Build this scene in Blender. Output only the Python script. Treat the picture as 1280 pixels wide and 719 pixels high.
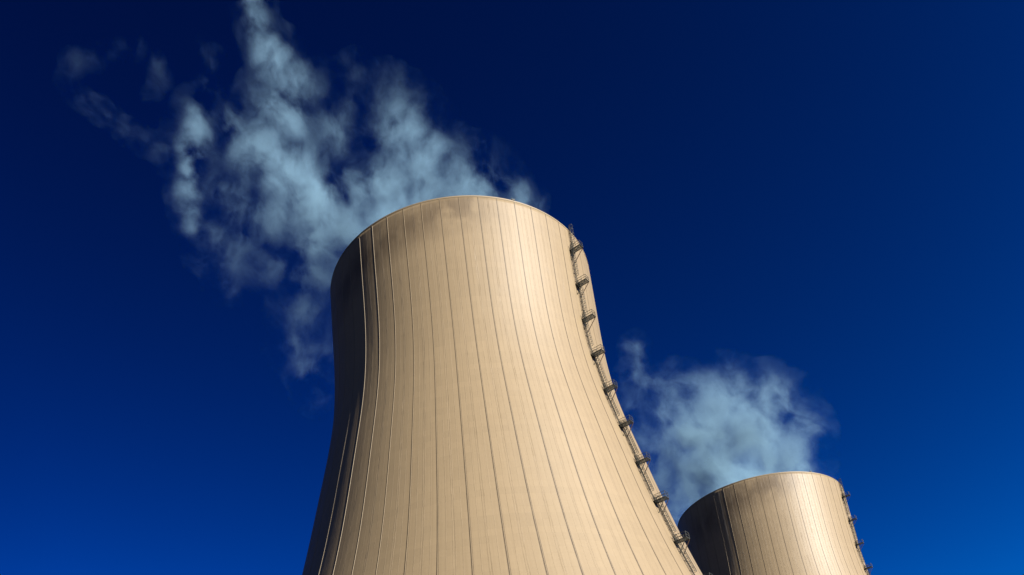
import bpy, bmesh, math, random
from mathutils import Vector, Matrix

R = math.radians
scene = bpy.context.scene
for o in list(bpy.data.objects):
    bpy.data.objects.remove(o)

# ------------------------------------------------------------------ camera
cam_data = bpy.data.cameras.new("camera")
cam_data.sensor_fit = 'HORIZONTAL'
cam_data.sensor_width = 36.0
cam_data.lens = 33.44
cam_data.shift_y = 0.2984
cam_data.clip_start = 0.5
cam_data.clip_end = 20000
cam = bpy.data.objects.new("camera", cam_data)
scene.collection.objects.link(cam)
pitch, roll = 0.39468705, -0.12226893
fwd = Vector((0, math.cos(pitch), math.sin(pitch)))
r0 = Vector((1, 0, 0)); u0 = r0.cross(fwd)
rt = r0 * math.cos(roll) + u0 * math.sin(roll)
up = -r0 * math.sin(roll) + u0 * math.cos(roll)
EYE = 1.6
m = Matrix((rt, up, -fwd)).transposed().to_4x4()
m.translation = Vector((0, 0, EYE))
cam.matrix_world = m
scene.camera = cam

# ------------------------------------------------------------------ sky, sun, exposure
SUN_AZ, SUN_EL = R(50), R(24)             # azimuth: to the right of the direction towards the viewer
world = bpy.data.worlds.new("World")
scene.world = world
world.use_nodes = True
wt = world.node_tree; wt.nodes.clear()
wo = wt.nodes.new('ShaderNodeOutputWorld')
bg = wt.nodes.new('ShaderNodeBackground')
sky = wt.nodes.new('ShaderNodeTexSky')
sky.sky_type = 'NISHITA'
sky.sun_disc = False
sky.sun_elevation = SUN_EL
sky.sun_rotation = math.pi - SUN_AZ
sky.altitude = 300
sky.air_density = 1.0
sky.dust_density = 0.2
sky.ozone_density = 3.0
# deep polarised blue: steeper response of the clear sky
sep = wt.nodes.new('ShaderNodeSeparateColor')
comb = wt.nodes.new('ShaderNodeCombineColor')
wt.links.new(sky.outputs[0], sep.inputs[0])
def wmath(op, a, b):
    n = wt.nodes.new('ShaderNodeMath'); n.operation = op
    if hasattr(a, 'links'): wt.links.new(a, n.inputs[0])
    else: n.inputs[0].default_value = a
    if hasattr(b, 'links'): wt.links.new(b, n.inputs[1])
    else: n.inputs[1].default_value = b
    return n.outputs[0]
# the polarised sky brightens towards the sun's side (world +X)
wtc = wt.nodes.new('ShaderNodeTexCoord')
wsx = wt.nodes.new('ShaderNodeSeparateXYZ')
wt.links.new(wtc.outputs['Generated'], wsx.inputs[0])
SKYC = {'Red': (0.0022, 1.0, 0.0, 0.015), 'Green': (0.0625, 2.565, 1.037, 0.74), 'Blue': (0.1031, 2.432, 0.7095, 3.4)}
left_rng = wt.nodes.new('ShaderNodeMapRange')      # unseen sky left of the view, dimmed to deepen the towers' shaded sides
wt.links.new(wsx.outputs[0], left_rng.inputs[0])
for i_, q_ in enumerate((-0.95, -0.42, 0.35, 1.0)): left_rng.inputs[1+i_].default_value = q_
left_dim = left_rng.outputs[0]
for ch in ('Red', 'Green', 'Blue'):          # gain, power, side slope, ceiling near the horizon
    g, p, k, cap = SKYC[ch]
    v = wmath('POWER', sep.outputs[ch], p)
    v = wmath('MULTIPLY', v, g)
    v = wmath('MULTIPLY', v, wmath('EXPONENT', wmath('MULTIPLY', wsx.outputs[0], k), 0.0))
    v = wmath('MINIMUM', v, cap)
    v = wmath('MULTIPLY', v, left_dim)
    wt.links.new(v, comb.inputs[ch])
wt.links.new(comb.outputs[0], bg.inputs['Color'])
bg.inputs['Strength'].default_value = 0.0505
wt.links.new(bg.outputs[0], wo.inputs['Surface'])

sun_data = bpy.data.lights.new("sun", 'SUN')
sun_data.energy = 4.45
sun_data.color = (1.0, 0.94, 0.86)
sun_data.angle = R(0.53)
sun = bpy.data.objects.new("sun", sun_data)
scene.collection.objects.link(sun)
sdir = Vector((math.sin(SUN_AZ) * math.cos(SUN_EL), -math.cos(SUN_AZ) * math.cos(SUN_EL), math.sin(SUN_EL)))
sun.rotation_euler = sdir.to_track_quat('Z', 'Y').to_euler()
sun.location = (0, 0, 400)

scene.view_settings.view_transform = 'Standard'
scene.view_settings.look = 'None'
scene.view_settings.exposure = 1.35
scene.view_settings.gamma = 1.0
scene.view_settings.use_curve_mapping = False
scene.render.engine = 'CYCLES'
scene.cycles.max_bounces = 6
scene.cycles.diffuse_bounces = 1
scene.cycles.volume_bounces = 0
scene.cycles.volume_step_rate = 0.19
scene.cycles.volume_max_steps = 256
scene.cycles.use_denoising = True
EMPTY_TEST = False


# ------------------------------------------------------------------ helpers
def link(o, parent=None):
    scene.collection.objects.link(o)
    if parent: o.parent = parent
    return o

def mesh_obj(name, verts, faces, mat, parent=None, smooth=False):
    me = bpy.data.meshes.new(name)
    me.from_pydata([tuple(v) for v in verts], [], faces)
    me.update()
    if smooth:
        for p in me.polygons: p.use_smooth = True
    if mat: me.materials.append(mat)
    return link(bpy.data.objects.new(name, me), parent)

class MB:
    """collects bars and boxes for one mesh"""
    def __init__(self): self.v, self.f = [], []
    def frame_box(self, c, ax, ay, az, hx, hy, hz):
        n = len(self.v)
        for sx, sy, sz in ((-1,-1,-1),(1,-1,-1),(1,1,-1),(-1,1,-1),(-1,-1,1),(1,-1,1),(1,1,1),(-1,1,1)):
            self.v.append(c + ax*(sx*hx) + ay*(sy*hy) + az*(sz*hz))
        for q in ((0,3,2,1),(4,5,6,7),(0,1,5,4),(1,2,6,5),(2,3,7,6),(3,0,4,7)):
            self.f.append(tuple(n+i for i in q))
    def bar(self, a, b, w, side=None):
        a, b = Vector(a), Vector(b)
        d = (b - a); L = d.length; d.normalize()
        s = side if side else (Vector((0,0,1)) if abs(d.z) < 0.9 else Vector((1,0,0)))
        x = d.cross(s).normalized(); y = d.cross(x).normalized()
        self.frame_box((a+b)/2, x, y, d, w/2, w/2, L/2)
    def build(self, name, mat, parent): return mesh_obj(name, self.v, self.f, mat, parent)

def new_mat(name):
    mt = bpy.data.materials.new(name); mt.use_nodes = True
    nt = mt.node_tree
    return mt, nt, nt.nodes['Principled BSDF']

class N:
    """small node-building helper"""
    def __init__(self, nt): self.nt = nt
    def put(self, inp, v):
        if isinstance(v, bpy.types.NodeSocket): self.nt.links.new(v, inp)
        elif v is not None: inp.default_value = v
    def math(self, op, a, b=None, c=None, clamp=False):
        n = self.nt.nodes.new('ShaderNodeMath'); n.operation = op; n.use_clamp = clamp
        for i, v in enumerate((a, b, c)): self.put(n.inputs[i], v)
        return n.outputs[0]
    def vmath(self, op, a, b=None):
        n = self.nt.nodes.new('ShaderNodeVectorMath'); n.operation = op
        self.put(n.inputs[0], a)
        if b is not None: self.put(n.inputs[1], b)
        return n.outputs['Value'] if op in ('DISTANCE', 'LENGTH', 'DOT_PRODUCT') else n.outputs[0]
    def noise(self, vec, scale, detail=4, rough=0.5, color=False, dist=0.0):
        n = self.nt.nodes.new('ShaderNodeTexNoise')
        self.put(n.inputs['Vector'], vec)
        n.inputs['Scale'].default_value = scale; n.inputs['Detail'].default_value = detail
        n.inputs['Roughness'].default_value = rough; n.inputs['Distortion'].default_value = dist
        return n.outputs['Color' if color else 'Fac']
    def rng(self, v, a, b, c=0.0, d=1.0, smooth=False):
        n = self.nt.nodes.new('ShaderNodeMapRange')
        if smooth: n.interpolation_type = 'SMOOTHSTEP'
        self.put(n.inputs[0], v)
        for i, q in enumerate((a, b, c, d)): n.inputs[1+i].default_value = q
        return n.outputs[0]
    def mix(self, fac, a, b, blend='MIX'):
        n = self.nt.nodes.new('ShaderNodeMix'); n.data_type = 'RGBA'; n.blend_type = blend
        self.put(n.inputs[0], fac); self.put(n.inputs[6], a); self.put(n.inputs[7], b)
        return n.outputs[2]
    def combine(self, x, y, z):
        n = self.nt.nodes.new('ShaderNodeCombineXYZ')
        for i, v in enumerate((x, y, z)): self.put(n.inputs[i], v)
        return n.outputs[0]
    def object_xyz(self):
        tc = self.nt.nodes.new('ShaderNodeTexCoord')
        s = self.nt.nodes.new('ShaderNodeSeparateXYZ')
        self.nt.links.new(tc.outputs['Object'], s.inputs[0])
        return tc.outputs['Object'], s.outputs[0], s.outputs[1], s.outputs[2]

# ------------------------------------------------------------------ profile of the hyperbolic shell
H = 141.4 + EYE                       # rim height above ground
KZ = [0, 40, 70, 90, 105, 118, 130, 141.4]
KR = [63.350911720926156, 46.850316781309736, 36.97558236558605, 32.38664516329726,
      29.415891331407476, 28.284572581204966, 28.239328265816706, 28.261506223743098]
def natural(x, y):
    n = len(x); h = [x[i+1]-x[i] for i in range(n-1)]
    a = [0.0]*n; b = [1.0]*n; c = [0.0]*n; d = [0.0]*n
    for i in range(1, n-1):
        a[i] = h[i-1]; b[i] = 2*(h[i-1]+h[i]); c[i] = h[i]
        d[i] = 6*((y[i+1]-y[i])/h[i]-(y[i]-y[i-1])/h[i-1])
    for i in range(1, n):
        w = a[i]/b[i-1]; b[i] -= w*c[i-1]; d[i] -= w*d[i-1]
    mm = [0.0]*n; mm[-1] = d[-1]/b[-1]
    for i in range(n-2, -1, -1): mm[i] = (d[i]-c[i]*mm[i+1])/b[i]
    return mm
KM = natural(KZ, KR)
def rad(z):
    z -= EYE
    if z <= 0: return KR[0] - 0.41*z
    z = min(z, KZ[-1]); i = 0
    while i < len(KZ)-2 and z > KZ[i+1]: i += 1
    h = KZ[i+1]-KZ[i]; a = (KZ[i+1]-z)/h; b = (z-KZ[i])/h
    return a*KR[i]+b*KR[i+1]+((a**3-a)*KM[i]+(b**3-b)*KM[i+1])*h*h/6
def radial(th):  return Vector((math.sin(th), -math.cos(th), 0))
def tangent(th): return Vector((math.cos(th), math.sin(th), 0))
NRIB = 48

# ------------------------------------------------------------------ materials
def concrete(name, rib=False):
    mt, nt, bs = new_mat(name); n = N(nt)
    P, x, y, z = n.object_xyz()
    ang = n.math('ARCTAN2', x, n.math('MULTIPLY', y, -1.0))
    if rib:
        ang = n.math('ADD', ang, 0.0)
    u = n.math('MULTIPLY', ang, NRIB/(2*math.pi))            # one unit per bay between ribs
    arc = n.math('MULTIPLY', u, 4.0)
    lift = n.math('DIVIDE', z, 1.35)                         # formwork lifts
    # the boards: three shutter panels in a bay, each pour a slightly different tone
    cell = n.combine(n.math('FLOOR', n.math('MULTIPLY', u, 4.0)), n.math('FLOOR', lift), 0.0)
    wn = nt.nodes.new('ShaderNodeTexWhiteNoise'); nt.links.new(cell, wn.inputs['Vector'])
    cell2 = n.combine(n.math('FLOOR', n.math('MULTIPLY', u, 2.0)), 3.0, 0.0)
    wn2 = nt.nodes.new('ShaderNodeTexWhiteNoise'); nt.links.new(cell2, wn2.inputs['Vector'])
    lv = n.combine(0.0, n.math('FLOOR', lift), 7.0)
    wn3 = nt.nodes.new('ShaderNodeTexWhiteNoise'); nt.links.new(lv, wn3.inputs['Vector'])
    streakP = n.combine(n.math('MULTIPLY', arc, 1.6), 0.0, n.math('MULTIPLY', z, 0.035))
    streak = n.noise(streakP, 1.0, 5, 0.65)
    big = n.noise(P, 0.045, 4, 0.55)
    fine = n.noise(P, 1.6, 6, 0.7)
    tone = n.math('ADD', 0.905, n.math('MULTIPLY', wn.outputs['Value'], 0.035))
    tone = n.math('ADD', tone, n.math('MULTIPLY', wn2.outputs['Value'], 0.035))
    tone = n.math('ADD', tone, n.math('MULTIPLY', wn3.outputs['Value'], 0.035))
    tone = n.math('ADD', tone, n.math('MULTIPLY', streak, 0.10))
    tone = n.math('ADD', tone, n.math('MULTIPLY', big, 0.10))
    tone = n.math('ADD', tone, n.math('MULTIPLY', fine, 0.05))
    tone = n.math('SUBTRACT', tone, 0.12)
    # fine joints between the shutter panels (shift a little from lift to lift)
    jit = n.math('MULTIPLY', n.math('SUBTRACT', wn3.outputs['Value'], 0.5), 0.012)
    fu = n.math('FRACT', n.math('ADD', u, jit))
    def line(pos, w):
        return n.math('LESS_THAN', n.math('ABSOLUTE', n.math('SUBTRACT', fu, pos)), w)
    j = n.math('MAXIMUM', line(0.465, 0.016), line(0.535, 0.016))
    j2 = n.math('MAXIMUM', line(0.26, 0.011), line(0.76, 0.011))
    jf = n.math('ADD', n.math('MULTIPLY', j, 1.0), n.math('MULTIPLY', j2, 0.45))
    fade = n.rng(n.noise(n.combine(arc, 0.0, n.math('MULTIPLY', z, 0.12)), 1.0, 3), 0.35, 0.65, 0.25, 1.0)
    jf = n.math('MULTIPLY', jf, fade)
    hz = n.math('LESS_THAN', n.math('FRACT', lift), 0.035)
    base = n.mix(n.math('MULTIPLY', streak, 1.0), (0.228, 0.168, 0.094, 1), (0.250, 0.189, 0.109, 1))
    tn = n.combine(tone, tone, tone)
    col = n.mix(1.0, base, tn, 'MULTIPLY')
    col = n.mix(n.math('MULTIPLY', jf, 0.20), col, (0.0960, 0.0680, 0.0400, 1))
    col = n.mix(n.math('MULTIPLY', hz, 0.09), col, (0.1040, 0.0800, 0.0480, 1))
    # thin shadow lines painted dark along the foot of each rib
    f0 = n.math('FRACT', u)
    foot = n.math('MAXIMUM', n.math('GREATER_THAN', f0, 0.958), n.math('LESS_THAN', f0, 0.030))
    rib_shade = n.rng(n.noise(n.combine(arc, 0.0, n.math('MULTIPLY', z, 0.25)), 1.0, 4, 0.7), 0.3, 0.6, 0.45, 0.85)
    col = n.mix(n.math('MULTIPLY', foot, rib_shade), col, (0.050, 0.034, 0.020, 1))
    # mottled dark brown band below the rim, left of centre
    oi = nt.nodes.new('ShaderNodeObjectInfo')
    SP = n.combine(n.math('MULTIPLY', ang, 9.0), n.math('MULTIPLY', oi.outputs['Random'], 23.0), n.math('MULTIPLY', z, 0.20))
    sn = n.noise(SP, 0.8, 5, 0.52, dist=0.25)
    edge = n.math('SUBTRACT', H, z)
    # centre line of the band runs down towards the left
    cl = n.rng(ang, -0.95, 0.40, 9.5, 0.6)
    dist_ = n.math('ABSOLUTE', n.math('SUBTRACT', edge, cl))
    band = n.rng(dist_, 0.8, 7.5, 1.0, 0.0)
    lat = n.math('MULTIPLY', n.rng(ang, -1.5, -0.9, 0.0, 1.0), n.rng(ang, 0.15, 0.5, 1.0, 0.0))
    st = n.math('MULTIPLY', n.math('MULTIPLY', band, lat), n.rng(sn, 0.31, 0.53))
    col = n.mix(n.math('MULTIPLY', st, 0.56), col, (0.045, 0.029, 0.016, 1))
    nt.links.new(col, bs.inputs['Base Color'])
    bs.inputs['Roughness'].default_value = 0.46
    bs.inputs['Specular IOR Level'].default_value = 0.42
    rg = n.math('ADD', 0.47, n.math('MULTIPLY', fine, 0.14)); nt.links.new(rg, bs.inputs['Roughness'])
    bmp = nt.nodes.new('ShaderNodeBump'); bmp.inputs['Strength'].default_value = 0.6
    bmp.inputs['Distance'].default_value = 0.09
    hgt = n.math('ADD', n.math('MULTIPLY', jf, 1.5), n.math('MULTIPLY', wn.outputs['Value'], 0.10))
    hgt = n.math('ADD', hgt, n.math('MULTIPLY', fine, 0.25))
    hgt = n.math('ADD', hgt, n.math('MULTIPLY', streak, 0.35))
    nt.links.new(hgt, bmp.inputs['Height']); nt.links.new(bmp.outputs[0], bs.inputs['Normal'])
    return mt
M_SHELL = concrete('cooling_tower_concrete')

def simple(name, col, rough, metal=0.0, var=0.25, scale=2.0):
    mt, nt, bs = new_mat(name); n = N(nt)
    P, x, y, z = n.object_xyz()
    f = n.noise(P, scale, 5, 0.6)
    c2 = tuple(c*(1-var) for c in col) + (1,)
    nt.links.new(n.mix(f, c2, tuple(min(1, c*(1+var)) for c in col) + (1,)), bs.inputs['Base Color'])
    bs.inputs['Roughness'].default_value = rough; bs.inputs['Metallic'].default_value = metal
    return mt
M_RIB = simple('rib_concrete', (0.200, 0.152, 0.088), 0.6, 0, 0.10, 0.6)
M_INNER = simple('inner_concrete', (0.25, 0.21, 0.16), 0.8, 0, 0.2, 0.3)
M_STEEL = simple('galvanised_steel', (0.0440, 0.0480, 0.0400), 0.6, 0.2, 0.35, 3.0)
M_PALE = simple('weathered_rail', (0.30, 0.29, 0.25), 0.5, 0.3, 0.3, 3.0)
M_RUST = simple('rusty_steel', (0.09, 0.05, 0.03), 0.7, 0.2, 0.4, 3.0)

# ------------------------------------------------------------------ ground
def build_ground():
    mt, nt, bs = new_mat('dry_grass_ground'); n = N(nt)
    P, x, y, z = n.object_xyz()
    a = n.noise(P, 0.02, 6, 0.6); b = n.noise(P, 1.3, 6, 0.7)
    c = n.mix(a, (0.014, 0.020, 0.008, 1), (0.035, 0.036, 0.016, 1))
    c = n.mix(n.math('MULTIPLY', b, 0.5), c, (0.026, 0.028, 0.014, 1))
    nt.links.new(c, bs.inputs['Base Color']); bs.inputs['Roughness'].default_value = 0.95
    S = 6000; k = 40; vs = []; fs = []
    for j in range(k+1):
        for i in range(k+1):
            px = (i/k*2-1); py = (j/k*2-1)
            X, Y = px*abs(px)*S, py*abs(py)*S
            far = max(0, math.hypot(X, Y) - 700)
            vs.append((X, Y, min(25, far*0.006)*(0.6+0.4*math.sin(X*0.002)*math.cos(Y*0.0017))))
    for j in range(k):
        for i in range(k):
            q = j*(k+1)+i; fs.append((q, q+1, q+k+2, q+k+1))
    g = mesh_obj('ground', vs, fs, mt, smooth=True); g['kind'] = 'structure'
build_ground()

# ------------------------------------------------------------------ cooling tower
LADDER_TH = R(58.6)
PLAT_Z = [H - 6.0 - 8.65*k for k in range(15)]
LX = 0.40                               # sections alternate to either side of this

def build_tower():
    root = bpy.data.objects.new('cooling_tower', None); link(root)
    # shell: outer wall, rim top, inner wall
    seg, rows = NRIB*8, 150
    vs, fs = [], []
    zs = [H*i/rows for i in range(rows+1)]
    T = 0.35
    for z in zs:
        r = rad(z)
        for k in range(seg):
            a = 2*math.pi*k/seg; vs.append((r*math.sin(a), -r*math.cos(a), z))
    nin = len(vs)
    zi = zs[::-5]
    for z in zi:
        r = rad(z)-T
        for k in range(seg):
            a = 2*math.pi*k/seg; vs.append((r*math.sin(a), -r*math.cos(a), z))
    def ringface(a0, b0):
        for k in range(seg):
            q = (k+1) % seg; fs.append((a0+k, a0+q, b0+q, b0+k))
    for i in range(rows): ringface(i*seg, (i+1)*seg)
    ringface(rows*seg, nin)
    for i in range(len(zi)-1): ringface(nin+i*seg, nin+(i+1)*seg)
    nf = seg*rows
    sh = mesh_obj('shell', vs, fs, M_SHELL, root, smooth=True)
    sh.data.materials.append(M_INNER)
    for i, p in enumerate(sh.data.polygons):
        if i >= nf: p.material_index = 1
        if nf <= i < nf+seg: p.use_smooth = False
    # rim band
    vs, fs = [], []
    prof = [(-0.02, -0.28), (0.05, -0.25), (0.06, 0.04), (0.02, 0.10), (-T-0.10, 0.10), (-T-0.10, -0.5)]
    rr = rad(H)
    for k in range(seg):
        a = 2*math.pi*k/seg
        for dr, dz in prof:
            vs.append(((rr+dr)*math.sin(a), -(rr+dr)*math.cos(a), H+dz))
    L = len(prof)
    for k in range(seg):
        q = (k+1) % seg
        for i in range(L-1):
            fs.append((k*L+i, q*L+i, q*L+i+1, k*L+i+1))
    mesh_obj('rim_band', vs, fs, M_RIB, root)
    # one wind rib, then 47 turned copies
    vs, fs = [], []
    nz = 110; w, hgt = 0.06, 0.05
    for i in range(nz+1):
        z = (H-0.27)*i/nz; r = rad(z)
        for tx, dr in ((-w*1.3, -0.04), (-w*0.8, hgt), (w*0.8, hgt), (w*1.3, -0.04)):
            vs.append((tx, -(r+dr), z))
    for i in range(nz):
        for j in range(3):
            a = i*4+j; fs.append((a, a+1, a+5, a+4))
    fs.append((nz*4, nz*4+1, nz*4+2, nz*4+3))
    rib = mesh_obj('rib', vs, fs, M_RIB, root)
    for k in range(1, NRIB):
        c = rib.copy(); scene.collection.objects.link(c); c.parent = root
        c.rotation_euler = (0, 0, 2*math.pi*k/NRIB)
    # ladder in caged sections and rest platforms
    e_r, e_t, Z = radial(LADDER_TH), tangent(LADDER_TH), Vector((0, 0, 1))
    def on(z, out, side): return e_r*(rad(z)+out) + e_t*side + Z*z
    for i in range(len(PLAT_Z)+1):
        top = H+0.8 if i == 0 else PLAT_Z[i-1]+1.25
        bot = PLAT_Z[i] if i < len(PLAT_Z) else 3.0
        sd = LX if i % 2 == 0 else -LX
        n = max(2, int((top-bot)/0.33)); off = 0.34
        lad = MB(); pts = [bot+(top-bot)*k/n for k in range(n+1)]
        for k in range(n):
            for s in (-0.24, 0.24):
                lad.bar(on(pts[k], off, sd+s), on(pts[k+1], off, sd+s), 0.075, e_r)
            lad.bar(on(pts[k], off, sd-0.24), on(pts[k], off, sd+0.24), 0.045, Z)
            if k % 6 == 2:
                for s in (-0.24, 0.24):
                    lad.bar(on(pts[k], 0.0, sd+s), on(pts[k], off, sd+s), 0.06, Z)
        lo = lad.build('access_ladder', M_STEEL, root)
        cage = MB(); cb = bot+2.3; hn = max(1, int((top-cb)/0.95))
        hz = [cb+(top-cb)*k/hn for k in range(hn+1)]
        arc = [(-0.36, 0.34), (-0.38, 0.62), (-0.27, 0.92), (0.0, 1.05), (0.27, 0.92), (0.38, 0.62), (0.36, 0.34)]
        for k, z in enumerate(hz):
            for q in range(6):
                cage.bar(on(z, arc[q][1], sd+arc[q][0]), on(z, arc[q+1][1], sd+arc[q+1][0]), 0.05, Z)
            if k < hn:
                for q in (1, 2, 3, 4, 5):
                    cage.bar(on(z, arc[q][1], sd+arc[q][0]), on(hz[k+1], arc[q][1], sd+arc[q][0]), 0.045, e_r)
        cage.build('safety_cage', M_STEEL, lo)
    for i, z in enumerate(PLAT_Z):
        r = rad(z); half = 0.62; out = 2.45
        def pt(o_, s_, dz=0.0): return e_r*(r+o_) + e_t*s_ + Z*(z+dz)
        p = MB()
        for s in (-half, half): p.bar(pt(-0.02, s), pt(out, s), 0.11, Z)
        for o_ in (0.1, out): p.bar(pt(o_, -half), pt(o_, half), 0.11, Z)
        for k in range(1, 22): p.bar(pt(out*k/22, -half), pt(out*k/22, half), 0.05, Z)
        for k in range(1, 6):
            s = -half+2*half*k/6; p.bar(pt(0.1, s, 0.01), pt(out, s, 0.01), 0.035, Z)
        po = p.build('rest_platform', M_STEEL, root)
        g = MB()
        for s in (-half, half):
            for hh in (0.55, 1.1): g.bar(pt(0.25 if s < 0 else 0.25, s, hh), pt(out, s, hh), 0.06, Z)
            for o_ in (0.25, 1.5, out): g.bar(pt(o_, s, 0.0), pt(o_, s, 1.1), 0.065)
        for hh in (0.55, 1.1): g.bar(pt(out, -half, hh), pt(out, half, hh), 0.06, Z)
        g.build('guard_rail', M_STEEL, po)
        for s in (-half, half):
            b = MB(); zb = z-2.5
            b.bar(pt(out-0.1, s, -0.08), e_r*(rad(zb)+0.02)+e_t*s+Z*zb, 0.10, e_t)
            b.build('brace', M_RUST if s > 0 else M_STEEL, po)
    # small bracket on the rim
    th = R(29.6); er, et = radial(th), tangent(th)
    b = MB(); c = er*(rad(H)-0.05)+Z*(H+0.1)
    b.frame_box(c+Z*0.12, er, et, Z, 0.22, 0.3, 0.13)
    b.bar(c-et*0.3+Z*0.2, c-et*0.3+Z*0.75, 0.08); b.bar(c+et*0.25+Z*0.2, c+et*0.45+Z*0.6, 0.08)
    b.build('rim_bracket', M_STEEL, root)
    return root

def copy_tree(o, parent=None):
    c = o.copy(); scene.collection.objects.link(c); c.parent = parent
    for ch in list(o.children): copy_tree(ch, c)
    return c

if not EMPTY_TEST:
    t1 = build_tower()
    t2 = copy_tree(t1)
    t1.location = (-3.038, 167.375, 0); t1.rotation_euler = (0, 0, R(-3.13))
    t2.location = (87.943, 296.029, 0); t2.rotation_euler = (0, 0, R(-5.58))
    for t, lab in ((t1, 'large beige concrete cooling tower in the foreground, nearest and tallest in view'),
                   (t2, 'farther beige concrete cooling tower low at the right, partly behind the near tower')):
        t['label'] = lab; t['category'] = 'cooling tower'; t['group'] = 'ribbed concrete cooling towers'

# ------------------------------------------------------------------ steam
# puffs of each plume: x, y, z, radius, strength (metres)
PLUME_NEAR = [(-6.0, 170.0, 148.0, 13.0, 1.0), (-11.0, 183.0, 166.0, 12.0, 1.0), (-18.0, 197.0, 190.0, 12.0, 1.0),
    (-33.6, 215.0, 212.8, 10.8, 1.0), (-22.7, 209.8, 221.3, 11.7, 1.0), (-8.5, 208.0, 219.3, 11.1, 0.95),
    (3.9, 206.4, 213.2, 9.1, 1.0), (13.6, 205.0, 206.6, 5.9, 0.85), (18.3, 204.3, 204.0, 4.0, 0.7),
    (-42.1, 212.2, 220.7, 11.8, 1.0), (-49.2, 213.1, 232.2, 12.0, 1.0), (-60.3, 214.4, 245.3, 10.3, 1.0),
    (-36.1, 211.6, 248.1, 10.2, 0.6), (-16.5, 209.2, 242.1, 11.0, 0.75), (-9.8, 208.3, 233.4, 9.5, 0.65),
    (0.4, 207.0, 225.5, 6.1, 0.5), (5.8, 206.3, 227.7, 3.7, 0.6), (-19.1, 209.6, 259.9, 6.9, 0.42),
    (-28.7, 210.8, 271.1, 5.5, 0.36), (-53.6, 213.7, 261.9, 9.5, 0.95), (-48.7, 213.2, 272.8, 8.1, 0.95),
    (-54.5, 213.8, 285.5, 7.0, 1.0), (-57.9, 214.2, 295.2, 5.7, 0.95), (-60.5, 214.5, 304.4, 5.3, 0.9),
    (-62.1, 214.7, 314.7, 5.4, 0.85), (-63.7, 214.9, 327.3, 5.4, 0.8), (-43.1, 220.0, 211.4, 10.5, 1.0),
    (-47.3, 226.8, 205.8, 9.2, 0.95), (-52.3, 233.5, 200.0, 8.3, 0.85), (-56.5, 239.4, 194.6, 7.5, 0.75),
    (-54.5, 243.8, 188.5, 6.5, 0.65), (-53.5, 249.2, 181.6, 6.0, 0.4), (-56.3, 216.2, 220.7, 9.6, 0.8),
    (-63.8, 221.0, 218.6, 8.2, 0.6), (-58.9, 225.0, 212.2, 7.8, 0.65), (-70.1, 225.6, 216.0, 6.8, 0.55),
    (-75.2, 230.0, 213.0, 5.9, 0.5), (-76.0, 220.9, 223.6, 6.3, 0.5), (-66.8, 215.2, 226.1, 8.1, 0.6),
    (-76.5, 216.3, 235.2, 5.8, 0.5), (-81.1, 216.8, 270.3, 5.6, 0.75), (-82.0, 216.9, 261.8, 6.3, 0.85),
    (-83.5, 217.1, 253.7, 6.0, 0.95), (-83.6, 217.2, 245.3, 5.4, 1.0), (-83.2, 217.1, 237.0, 4.9, 0.95),
    (-82.9, 217.4, 230.2, 4.4, 0.9), (-83.7, 220.6, 227.1, 3.9, 0.8), (-76.9, 216.3, 283.3, 3.7, 0.372),
    (-75.4, 216.2, 292.1, 3.8, 0.31), (-79.0, 216.6, 300.8, 3.4, 0.248), (-69.3, 215.5, 263.2, 6.0, 0.6),
    (-87.2, 217.5, 254.8, 3.6, 0.372), (-93.1, 218.2, 257.1, 3.6, 0.372), (-98.6, 218.8, 262.2, 3.7, 0.372),
    (-104.2, 219.4, 268.3, 3.7, 0.372), (-109.4, 219.9, 274.4, 3.7, 0.372), (-114.7, 220.5, 281.0, 3.8, 0.372),
    (-120.1, 221.0, 286.9, 3.4, 0.341), (-124.2, 221.4, 290.3, 3.1, 0.279), (-127.0, 221.7, 298.6, 3.5, 0.279),
    (-125.2, 221.4, 306.4, 3.9, 0.279), (-118.7, 220.8, 306.7, 3.9, 0.31), (-110.1, 219.8, 306.3, 3.9, 0.31),
    (-102.4, 219.0, 304.7, 3.5, 0.31), (-96.5, 218.4, 297.6, 3.4, 0.341), (-94.0, 218.2, 289.3, 3.4, 0.341),
    (-96.6, 218.5, 282.1, 3.0, 0.248), (-82.7, 226.3, 220.2, 4.3, 0.4), (-44.5, 238.8, 190.8, 5.9, 0.4)]
PLUME_FAR = [(88.0, 300.0, 149.0, 13.0, 1.0), (90.0, 315.0, 162.0, 13.0, 1.0),
    (105.3, 330.0, 177.5, 15.7, 1.0), (88.6, 337.2, 183.2, 17.6, 1.0), (114.5, 326.4, 179.8, 10.6, 0.9),
    (77.3, 340.8, 172.2, 14.4, 0.9), (103.2, 332.4, 195.1, 15.4, 1.0), (119.7, 325.2, 190.0, 9.4, 0.8),
    (86.1, 339.6, 202.0, 16.4, 0.95), (74.1, 343.8, 196.7, 13.9, 0.75), (94.9, 337.2, 214.8, 13.9, 0.8),
    (110.9, 330.6, 210.0, 11.0, 0.7), (78.4, 343.4, 215.4, 12.1, 0.65), (66.4, 346.1, 187.7, 12.5, 0.65),
    (80.0, 343.8, 229.5, 9.5, 0.5), (70.1, 347.8, 235.8, 7.6, 0.5), (63.7, 350.4, 242.8, 6.3, 0.45),
    (67.1, 350.0, 257.0, 5.7, 0.5), (67.9, 349.2, 247.7, 5.6, 0.45), (102.1, 335.4, 227.2, 7.3, 0.5),
    (118.6, 327.0, 204.5, 8.9, 0.7), (64.2, 349.2, 225.3, 8.9, 0.4), (66.6, 347.4, 209.7, 10.1, 0.5),
    (87.5, 341.0, 229.3, 7.4, 0.5)]

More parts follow.
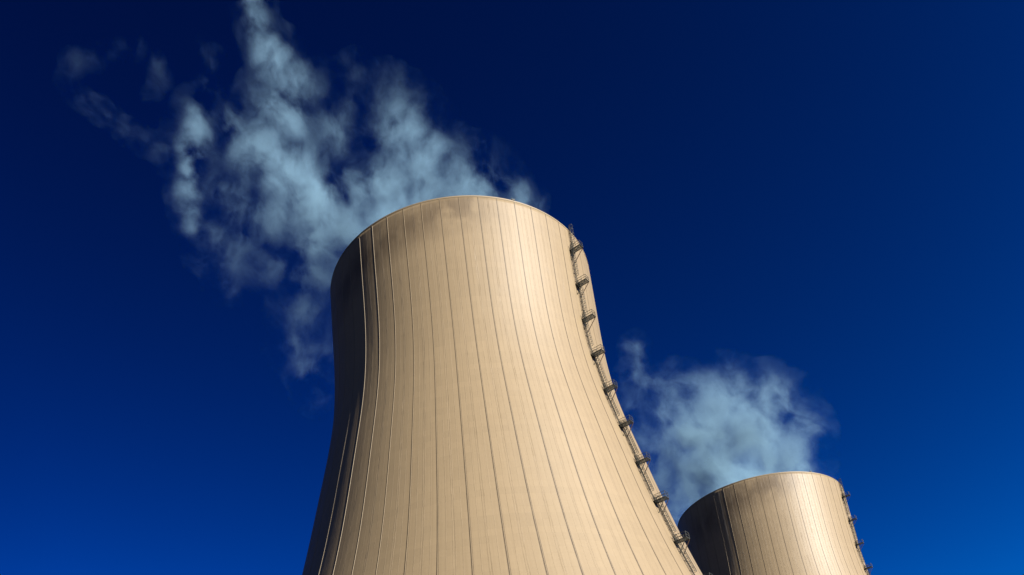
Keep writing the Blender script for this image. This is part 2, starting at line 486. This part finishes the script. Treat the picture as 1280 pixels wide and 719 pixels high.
def steam_material(name, puffs, dens, amp, seed, cut=(0.35, 1.5), wscale=0.05, step=1.0):
    mt = bpy.data.materials.new(name); mt.use_nodes = True
    nt = mt.node_tree; nt.nodes.clear(); n = N(nt)
    out = nt.nodes.new('ShaderNodeOutputMaterial')
    vol = nt.nodes.new('ShaderNodeVolumePrincipled')
    tc = nt.nodes.new('ShaderNodeTexCoord')
    P = tc.outputs['Object']
    vr = nt.nodes.new('ShaderNodeVectorRotate'); vr.rotation_type = 'X_AXIS'
    nt.links.new(P, vr.inputs['Vector']); vr.inputs['Angle'].default_value = R(-43)   # wisps are drawn out along the leaning plume
    Q = n.vmath('ADD', n.vmath('MULTIPLY', vr.outputs[0], (1.0, 0.36, 0.85)), (seed, seed*1.7, 0))
    wc = n.noise(Q, wscale, 5, 0.62, color=True)
    W = n.vmath('MULTIPLY', n.vmath('SUBTRACT', wc, (0.5, 0.5, 0.5)), (amp, amp, amp))
    PW = n.vmath('ADD', P, W)
    env = None
    for x, y, z, r, w in puffs:
        d = n.vmath('DISTANCE', PW, (x, y, z))
        e = n.rng(d, 0.0, r*1.75, w, 0.0, smooth=True)
        env = e if env is None else n.math('SMOOTH_MAX', env, e, 0.25)
    QW = n.vmath('ADD', Q, n.vmath('MULTIPLY', W, (1.0, 0.3, 1.0)))
    f = n.noise(QW, wscale*2.2, 8, 0.66)
    g = n.noise(QW, wscale*1.3, 5, 0.6, dist=0.6)
    ridge = n.math('SUBTRACT', 1.0, n.math('ABSOLUTE', n.math('MULTIPLY_ADD', g, 5.0, -2.5)), clamp=True)
    cover = n.math('POWER', env, 0.5)
    s = n.math('ADD', cover, n.math('MULTIPLY', n.math('SUBTRACT', f, 0.5), 3.0))
    s = n.math('ADD', s, n.math('MULTIPLY', n.math('SUBTRACT', ridge, 0.5), 0.6))
    d = n.rng(s, cut[0], cut[1], 0.0, 1.0, smooth=True)
    d = n.math('MULTIPLY', d, n.math('POWER', n.rng(env, 0.03, 1.0, 0.0, 1.08), 1.9))
    d = n.math('MULTIPLY', d, dens)
    vol.inputs['Color'].default_value = (0.45, 0.78, 1.0, 1)
    vol.inputs['Anisotropy'].default_value = 0.0
    nt.links.new(d, vol.inputs['Density'])
    mt.cycles.volume_step_rate = step
    nt.links.new(vol.outputs[0], out.inputs['Volume'])
    return mt

def steam(name, puffs, mat, label, grow=1.75):
    bm = bmesh.new()
    for x, y, z, r, w in puffs:
        bmesh.ops.create_icosphere(bm, subdivisions=3, radius=r*grow*(0.75+0.25*w), matrix=Matrix.Translation((x, y, z)))
    me = bpy.data.meshes.new(name); bm.to_mesh(me); bm.free()
    me.materials.append(mat)
    o = link(bpy.data.objects.new(name, me))
    md = o.modifiers.new('remesh', 'REMESH'); md.mode = 'VOXEL'; md.voxel_size = 1.5
    o['label'] = label; o['category'] = 'steam'; o['group'] = 'steam plumes over the towers'
    return o

if not EMPTY_TEST:
    steam('steam_plume', PLUME_NEAR, steam_material('steam_near', PLUME_NEAR, 0.100, 13.0, 11.0, cut=(0.45, 1.6)),
          'tall ragged steam plume drifting up and left from the large near tower')
    steam('steam_plume', PLUME_FAR, steam_material('steam_far', PLUME_FAR, 0.125, 15.0, 40.0, step=2.0),
          'short rounded steam cloud rising from the farther tower at the right')
